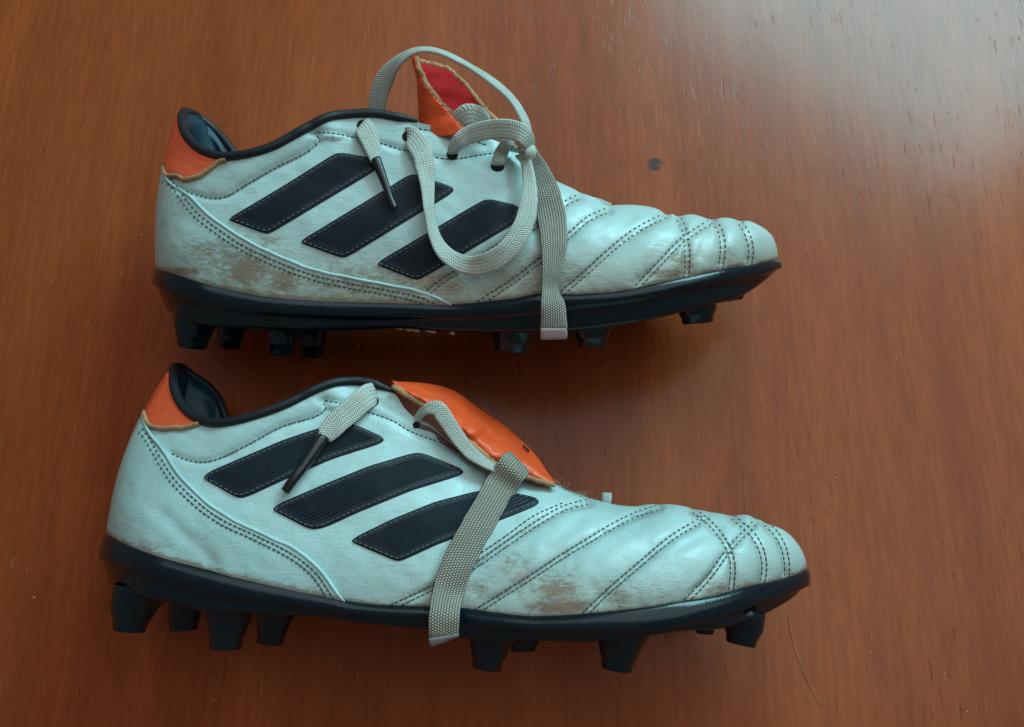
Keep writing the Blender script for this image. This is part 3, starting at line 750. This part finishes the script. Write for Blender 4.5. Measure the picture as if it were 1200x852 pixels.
inner = throat_tongue(a, M['red'], .355, .62, .0065, a.root)
# tongue standing up out of the throat: a curled leather leaf, open towards the toe
rowsA = [ # v, near edge u, fold u, far edge u
 (67, 487, 486, 488), (73, 489, 487, 498), (80, 491, 489, 524), (90, 496, 490.5, 536), (100, 500, 491, 546), (110, 508, 491.5, 554), (120, 516, 492, 562), (132, 528, 492.5, 572), (145, 539, 494, 586), (158, 549, 496, 600)]
vs = np.array([r_[0] for r_ in rowsA], float); vv = np.linspace(67, 158, 44); G = []; edgeN = []; edgeF = []
for v in vv:
    ne = herm(vs, [r_[1] for r_ in rowsA], v); fo = herm(vs, [r_[2] for r_ in rowsA], v); fe = herm(vs, [r_[3] for r_ in rowsA], v)
    rowp = []
    for t in np.linspace(0, 1, 30):
        if t < .40: k = t/.40; u = ne+(fo-ne)*math.sin(k*math.pi/2); z = .019-.010*(1-math.cos(k*math.pi/2))
        else: k = (t-.40)/.60; u = fo+(fe-fo)*(1-math.cos(k*math.pi/2))**.9; z = .009-.020*math.sin(k*math.pi/2)
        wz = noise.noise(Vector((v*.07, t*4, 1.5))); rowp.append(a.W(a.loc(u+(1.8*wz if .06 < t < .94 else 0), v+1.5*math.sin(t*9), z+.0016*wz)))
    G.append(rowp); edgeN.append(rowp[0]); edgeF.append(rowp[-1])
G = np.array(G)
tg, nn = sheet('tongue', G, .0011, M['orange'], a.root, a.R0)
sheet('red_lining', G[1:, 8:]+nrm(np.cross(np.gradient(G, axis=0), np.gradient(G, axis=1)))[1:, 8:]*0-nn[1:, 8:]*0+(CAM-G[1:, 8:])*.0022, .0006, M['red'], tg, a.R0)
eN = resample(np.array(edgeN), 60); eF = resample(np.vstack([G[2, 18:], np.array(edgeF)[2:]]), 90)
eF2 = np.array(path_pts(a, [(600, 158, None, -.004), (615, 172, None, -.002), (632, 190, None, 0), (645, 205, None, 0)]))
jit = lambda n, k, sd: np.array([[random.Random(sd*1000+i*7+j).uniform(-k, k) for j in range(3)] for i in range(n)])
tube('suede_edge', eN-a.R0+jit(60, .00022, 1), .0010+np.abs(jit(60, .0003, 3)[:, 0]), M['suede'], tg, 8)
tube('suede_edge', np.vstack([eF, eF2])-a.R0+jit(94, .00022, 2), .0011+np.abs(jit(94, .0003, 4)[:, 0]), M['suede'], tg, 8)
fibres('fuzz', a, np.vstack([eN, eF]), M['fluff'], tg, 120, .0014)

# laces: (u, v, lift, zl, width px, roll)
LA = a.root
ribbon(a, 'lace', [(423, 146, -.001, None, 22, 0), (427, 150, .002, None, 26, 10), (433, 163, .0035, None, 25, 15), (438, 178, .0035, None, 21, 20), (441, 190, .003, None, 14, 20)], M['lace'], LA)
lc = ribbon(a, 'lace', [(477, 159, -.001, None, 22, 0), (482, 160, .002, None, 26, 10), (491, 172, .004, None, 27, 12), (498, 192, .004, None, 26, 10), (501, 220, .004, None, 20, 30), (503, 248, .0045, None, 17, 40), (510, 278, .005, None, 18, 35), (524, 299, .0055, None, 22, 20), (548, 311, .006, None, 24, 5), (574, 307, .007, None, 27, -5), (598, 290, .008, None, 27, 0), (614, 262, .009, None, 25, 0), (620, 232, .010, None, 22, 5), (619, 205, .011, None, 17, 15), (616, 188, None, .027, 15, 20), (612, 172, None, .028, 14, 30)], M['lace'], LA)
rod(a, 'aglet', [(440, 186, .0035, None, 13), (444, 196, .0035, None, 11.5), (452, 217, .0032, None, 9.5), (458, 234, .003, None, 8), (463, 245, .003, None, 7.5)], M['aglet'], LA, .75)
ribbon(a, 'lace', [(437, 150, None, -.006, 22, 0), (441, 132, None, -.004, 22, 5), (444, 112, None, -.001, 23, 10), (453, 89, None, .003, 23, 15), (469, 70, None, .008, 17, 45), (490, 59, None, .012, 13, 60), (515, 61, None, .016, 13, 62), (545, 75, None, .020, 13, 60), (575, 94, None, .024, 14, 55), (598, 114, None, .028, 14, 50), (612, 135, None, .030, 15, 45), (618, 152, None, .030, 14, 40), (617, 166, None, .028, 13, 40)], M['lace'], LA)
ribbon(a, 'lace', [(531, 181, -.001, None, 11, 0), (531, 177, .002, None, 15, -10), (537, 167, .007, None, 19, -10), (550, 158, None, .0235, 22, 0), (574, 152, None, .027, 24, 0), (598, 152, None, .031, 25, 0), (616, 160, None, .033, 24, 15), (621, 172, None, .026, 20, 60), (611, 176, None, .021, 20, 80), (597, 172, None, .018, 16, 60)], M['lace'], LA)
ribbon(a, 'lace', [(584, 195, -.001, None, 16, 0), (584, 190, .002, None, 17, 0), (588, 178, .005, None, 17, -10), (594, 168, None, .022, 16, -20), (603, 158, None, .020, 14, -30)], M['lace'], LA)
# the rounded turn of lace by the tongue
ribbon(a, 'lace', [(528, 156, None, .010, 14, 0), (536, 144, None, .016, 24, 0), (549, 136, None, .020, 30, 0), (562, 139, None, .018, 26, 0), (572, 150, None, .014, 16, 0)], M['lace'], LA, th=.004)
ribbon(a, 'lace', [(612, 172, None, .026, 20, 70), (622, 176, None, .029, 19, 40), (618, 187, None, .027, 16, 30), (608, 186, None, .022, 14, 60)], M['lace'], LA)
# elastic strap
sa = ribbon(a, 'strap', [(618, 180, None, .012, 26, -20), (628, 198, None, .016, 28, -15), (639, 222, .003, None, 31, -8), (646, 252, .003, None, 33, 0), (649, 285, .003, None, 31, 5), (647, 315, .003, None, 26, 18), (645, 338, .004, None, 22, 25), (648, 356, None, .0465, 28, 10), (649, 376, None, .0465, 31, 0), (649, 386, None, .0460, 31, 0)], M['strap'], LA, th=.0012)
se = ribbon(a, 'strap_end', [(649, 384.5, None, .0464, 32, 0), (649, 390, None, .0460, 32, 0), (649, 397, None, .0450, 32, 0)], M['strap_end'], sa, th=.0016)
# lace bight showing on the crest above the vamp
ribbon(a, 'lace', [(688, 234, None, .008, 10, 0), (700, 238, None, .006, 12, 0), (714, 243, None, .002, 11, 0)], M['lace'], LA, th=.002)
# stubs of the pale lettering along the sole edge
for k, (u, v, w) in enumerate(((467, 384, 10), (478, 386, 6), (486, 386.5, 11), (505, 388, 11), (530, 390, 5))):
    P = a.W(a.loc(np.array([u-w/2, u+w/2]), np.array([v-1, v+1.0]), .0215)); tube('sole_lettering', P-a.R0, .0008, M['white_print'], a.sole, 6)

# ============================================================ near boot (lower in the picture)
Bc = dict(name='B', greyness=.55, grey_h=45, grey_s=(.2, .5), roll=3, y0=-.075, h0=.0415, throat=.66, open_end=.65, trim_end=.352, bulge=.004, heel_back=.005,
  bottom=[(127, 627), (145, 638.7), (180, 651.6), (227, 665.7), (288, 682), (345, 694), (389, 703), (413, 709), (450, 712.7), (500, 714.6), (544, 716.7), (582, 722), (624, 726), (660, 725), (711, 721), (753, 716), (795, 708.7), (835, 702), (880, 690), (919, 681), (944, 670)],
  top=[(200, 434), (202, 449), (207, 466), (216, 481), (234, 493.6), (255, 498), (278, 495), (306, 487), (337, 475.5), (358, 465), (380, 455), (396, 450), (414, 448), (432, 450), (447, 455), (463, 462), (473, 477), (487, 490), (501, 496), (522, 513), (540, 527), (553, 537), (590, 550), (625, 561), (645, 567), (660, 573), (695, 584.8), (711, 590), (742, 593.8), (767, 590.4), (795, 593), (812, 595), (835, 601.7), (851, 603.7), (866, 603.5), (894, 610.7), (913.5, 620.6), (930, 636), (939, 650), (943, 661), (944.5, 670)],
  medial_rim=[(0, 200, 433), (.015, 204, 431), (.04, 212, 432), (.07, 226, 442), (.11, 243, 454), (.15, 253, 469), (.18, 262, 494), (.21, 270, 500)],
  lip=[(120, 655), (145, 663), (180, 675), (227, 690), (288, 703), (345, 711), (413, 721), (500, 728), (582, 737), (660, 742), (730, 742), (795, 733), (835, 727), (863, 717), (913, 700), (944, 687)],
  sole=[(128, 686), (145, 697), (175, 704), (197, 706), (241, 718), (288, 720), (345, 721.5), (389, 725), (427, 731), (497, 738), (542, 749), (582, 752), (627, 751.5), (685, 753), (756, 746), (801, 740), (843, 738), (891, 724), (913, 713), (932, 700), (942, 688)],
  quilt=[[(684, 721), (713.5, 692.4), (753, 658.6), (787, 630.4), (826, 607)],
         [(799, 709), (829, 678), (854, 644.5), (885, 612)],
         [(556, 718), (591, 696), (624, 675), (659, 652), (688, 634.6), (716, 617.7), (744.5, 603.7), (772, 595)],
         [(458, 712), (504, 690), (553, 665), (590, 640), (625, 616), (660, 596), (690, 588)],
         [(812, 598), (834.6, 616), (851.5, 639), (858.6, 664), (855.8, 699)],
         [(858, 605.5), (882.5, 627.6), (893.8, 650), (895, 672.7), (891, 688)],
         [(897, 613), (913, 631), (921, 653), (922, 676)]],
  seams=[[(200.4, 531), (218.5, 538.8), (239, 541.4), (260, 536), (291, 520.7), (329.6, 500), (368, 488.5), (381, 479.4), (378.7, 471.7)],
         [(380, 469), (400, 473), (429, 482), (457.5, 492), (483, 506.5), (514, 518), (545, 533.7), (562, 545)]],
  quilt_extra=[[(553, 655), (590, 630), (625, 605), (660, 589)]],
  counter=[(173, 497), (180, 505), (195, 531), (213, 559.5), (239, 585), (265, 603.4), (304, 621.5), (337, 638), (359, 651.6), (377.6, 668), (394, 691.5), (408, 706)],
  counter_q0=.70, counter_sign=1,
  tab_edge=[(176, 498), (190, 501), (204, 502), (218, 501), (231, 497), (237, 495)], tab_q0=.71,
  creases=[(190, 600, 60, 60, 9, .0005), (560, 690, 60, -45, 9, .0006), (610, 700, 60, -40, 9, .0006), (700, 690, 60, -50, 9, .0006), (800, 640, 40, -20, 7, .0005), (640, 640, 40, -30, 8, .0005), (440, 470, 60, 40, 6, .0004), (560, 560, 60, 10, 8, .0005)],
  dirt=[(650, 690, 40, 30, .52), (600, 660, 40, 26, .38), (620, 680, 90, 46, .30), (740, 690, 90, 30, .32), (660, 712, 50, 14, .65), (560, 690, 22, 16, .45), (170, 640, 50, 10, .4), (390, 700, 40, 10, .4), (850, 690, 50, 12, .5), (725, 700, 26, 18, .5), (340, 690, 60, 8, .45), (250, 620, 60, 40, .16), (925, 675, 26, 12, .35)],
  rust=[(655, 706, 22, 16, .65), (608, 672, 22, 12, .55), (640, 690, 40, 24, .2)],
  stripes=[([(235, 561), (244, 553), (330, 516), (368, 503), (406, 495), (420, 498), (452, 512), (450, 519), (390, 538), (332, 563), (291, 582), (278, 585)], [(236, 560), (284, 585), (452, 516), (408, 495)]),
           ([(316, 598), (326, 590), (380, 567), (432, 546), (483, 531), (496, 530), (544, 549), (545, 556), (483, 575), (419, 601), (380, 619), (366, 621), (358, 619)], [(317, 597), (365, 621), (546, 553), (490, 530)]),
           ([(408, 635), (418, 628), (457, 609), (509, 588), (561, 575), (602, 577), (630, 582), (634, 588), (628, 594), (587, 610), (511, 639), (474, 656), (464, 659)], [(409, 634), (468, 659), (634, 589), (570, 575)])],
  stripe_w=.0150,
  studs=[(159, 702, 151, 740, 52, 36, .05, .80), (217, 710, 215, 739, 36, 32, .11, -.60), (268, 722, 264, 761, 46, 36, .17, .78), (322, 722, 316, 755, 38, 30, .23, -.30),
         (575, 749, 570, 785, 46, 34, .55, .86), (613, 750, 613, 763, 36, 29, .60, -.70), (727, 748, 722, 786, 50, 36, .73, .86), (872, 726, 868, 756, 46, 34, .90, .60), (826, 738, 826, 743, 22, 20, .86, -.5), (738, 748, 738, 758, 30, 26, .75, -.75)])
b = make_boot(Bc, 'worn cream football boot with its orange tongue folded flat and no loose lace loop')
for (u, v, r_) in ((437, 470, 5), (488, 498, 3)): eyelet(b, u, v, r_)
throat_tongue(b, M['grey_lining'], .39, .62, .0025, b.root)
# folded-down tongue over the throat
lo = catmull([(461, 451), (482, 465), (500, 476), (520, 493), (541, 509), (562, 527), (582, 543), (600, 551), (622, 559), (650, 567)], 4)
hi = catmull([(463, 447), (480, 447.5), (500, 449), (520, 453), (538, 460), (556, 474), (575, 487), (596, 502), (615, 519), (632, 538), (640, 551), (650, 564)], 4)
lo = resample(lo, 70); hi = resample(hi, 70); G = []
for i in range(70):
    t0 = i/69; w = math.sin(math.pi*t0)**.6; rowp = []
    for t in np.linspace(0, 1, 26):
        p = lo[i]*(1-t)+hi[i]*t
        zn = .021-.003*t0; zf = zn-.024*w
        z = zn*math.cos(t*math.pi/2)**1.0+zf*(1-math.cos(t*math.pi/2)) + .004*w*math.sin(math.pi*t)
        z += .0014*noise.noise(Vector((t0*9, t*3, 2)))*w*2+.0009*noise.noise(Vector((t0*26, t*9, 5)))*w
        # a crease across the middle of the leaf
        z -= .0030*math.exp(-((t0-.56-.10*(t-.5))/.035)**2)*math.sin(math.pi*min(1, t*1.1))
        z -= .0012*math.exp(-((t0-.40-.18*(t-.5))/.02)**2)*w*t-.0008*math.exp(-((t0-.47)/.03)**2)*w
        rowp.append(b.W(b.loc(p[0], p[1], z)))
    G.append(rowp)
G = np.array(G); tgb, nn = sheet('tongue', G, .0018, M['orange'], b.root, b.R0)
eN = resample(G[:, 0], 90); 
tube('suede_edge', eN-b.R0+jit(90, .00022, 5)-np.array([0, .0006, 0]), (.0013+np.abs(jit(90, .0003, 6)[:, 0]))*np.sin(np.linspace(.5, 2.9, 90))**.4, M['suede'], tgb, 8)
fibres('fuzz', b, eN, M['fluff'], tgb, 130, .0013, seed=3)
cr = resample(G[:, 3], 60); 
crest = np.array(path_pts(b, [(652, 569, .0005, None), (668, 577, .0005, None), (682, 583, .0003, None), (694, 587.5, .0003, None)])); fibres('fuzz', b, catmull(crest*1000, .5)/1000, M['fluff'], b.root, 60, .0032, r=.00006, seed=8)
tm = b.W(b.loc(np.array([613., 616., 620.]), np.array([522., 525., 529.]), .008)); tube('tongue_print', tm-b.R0, .0005, M['trim'], tgb, 6)

ribbon(b, 'lace', [(441, 461, -.001, None, 26, 0), (433, 463, .003, None, 30, 0), (420, 473, .0045, None, 30, 0), (404, 487, .0045, None, 30, 0), (390, 500, .004, None, 29, 0), (380, 514, .0035, None, 20, 15)], M['lace'], b.root)
rod(b, 'aglet', [(379, 512, .004, None, 15), (372, 523, .0045, None, 14), (356, 546, .004, None, 12.5), (343, 563, .0035, None, 11), (334, 576, .003, None, 10.5)], M['aglet'], b.root, .75)
ribbon(b, 'lace', [(489, 498, -.001, None, 12, 0), (491, 488, None, .0185, 13, 35), (500, 479, None, .0225, 16, 25), (513, 479, None, .0245, 20, 0), (522, 491, None, .0245, 20, 0), (534, 509, None, .0235, 20, 5), (549, 528, None, .0225, 18, 15), (566, 541, None, .0215, 15, 25), (584, 550, None, .020, 13, 30), (598, 556, None, .019, 12, 30)], M['lace'], b.root)
sb = ribbon(b, 'strap', [(608, 541, None, .0185, 34, 0), (600, 550, None, .0225, 38, 0), (588, 568, .0035, None, 38, 0), (572, 595, .0025, None, 37, 0), (553, 628, .0025, None, 37, 0), (536, 662, .0025, None, 37, 0), (525, 695, .0025, None, 37, 3), (521, 718, None, .0400, 37, 0), (520, 735, None, .0395, 36, 0), (520, 747, None, .038, 36, 0)], M['strap'], b.root, th=.0014)
ribbon(b, 'strap_end', [(520, 745, None, .0388, 37, 0), (520.5, 749, None, .0383, 37, 0), (521, 751, None, .037, 36, 0)], M['band_end'], sb, th=.0014)
ribbon(b, 'lace', [(710, 590, None, .002, 11, 0), (711, 584, None, .003, 13, 0), (711, 578, None, .003, 13, 0)], M['lace'], b.root, th=.003)

# ============================================================ small things on the table
def strand(name, pts, r, label):
    P = np.array([on_table(u, v, z) for u, v, z in pts]); P = catmull(P*1000, 2)/1000; c0 = P[0].copy()
    o = tube(name, P-c0, r, M['hair'], None, 6); o.location = Vector(c0); o['label'] = label; o['category'] = 'hair'; return o
strand('hair_strand', [(923, 715, .0003), (928, 745, .0004), (936, 772, .0006), (947, 798, .0004), (955, 815, .0003), (963, 830, .0003)], .00012, 'thin pale hair lying on the wood below the toe of the nearer boot')
VV = []; FF = []
rr_ = random.Random(5)
spots = [(875, 193), (1111, 132), (860, 110), (890, 46), (1107, 788), (1133, 834), (1020, 765), (165, 275), (420, 405), (686, 780), (1078, 650), (750, 178), (40, 700), (60, 330), (1050, 420), (980, 560), (250, 820), (330, 60), (720, 120)]
spots += [(rr_.uniform(10, 1190), rr_.uniform(10, 845)) for _ in range(46)]
for q_i, (u, v) in enumerate(spots):
    p = on_table(u, v, .0002); r_ = rr_.uniform(.00025, .0005)*(1 if q_i < 19 else .5); b0 = len(VV)
    for k in range(2):
        for t in range(6):
            an = t*math.pi/3+rr_.uniform(-.3, .3); q_ = r_*(1 if k == 0 else .5)*rr_.uniform(.6, 1.3); VV.append(p+np.array([math.cos(an)*q_, math.sin(an)*q_, -.0001+k*.0004]))
    FF += grid_faces(2, 6, b0, wrap=True)+[list(range(b0+6, b0+12))]
dust = mesh_obj('dust', VV, FF, M['crumb'], None, smooth=False); dust['kind'] = 'stuff'; dust['label'] = 'scattered pale dust specks on the brown table'; dust['category'] = 'dust'
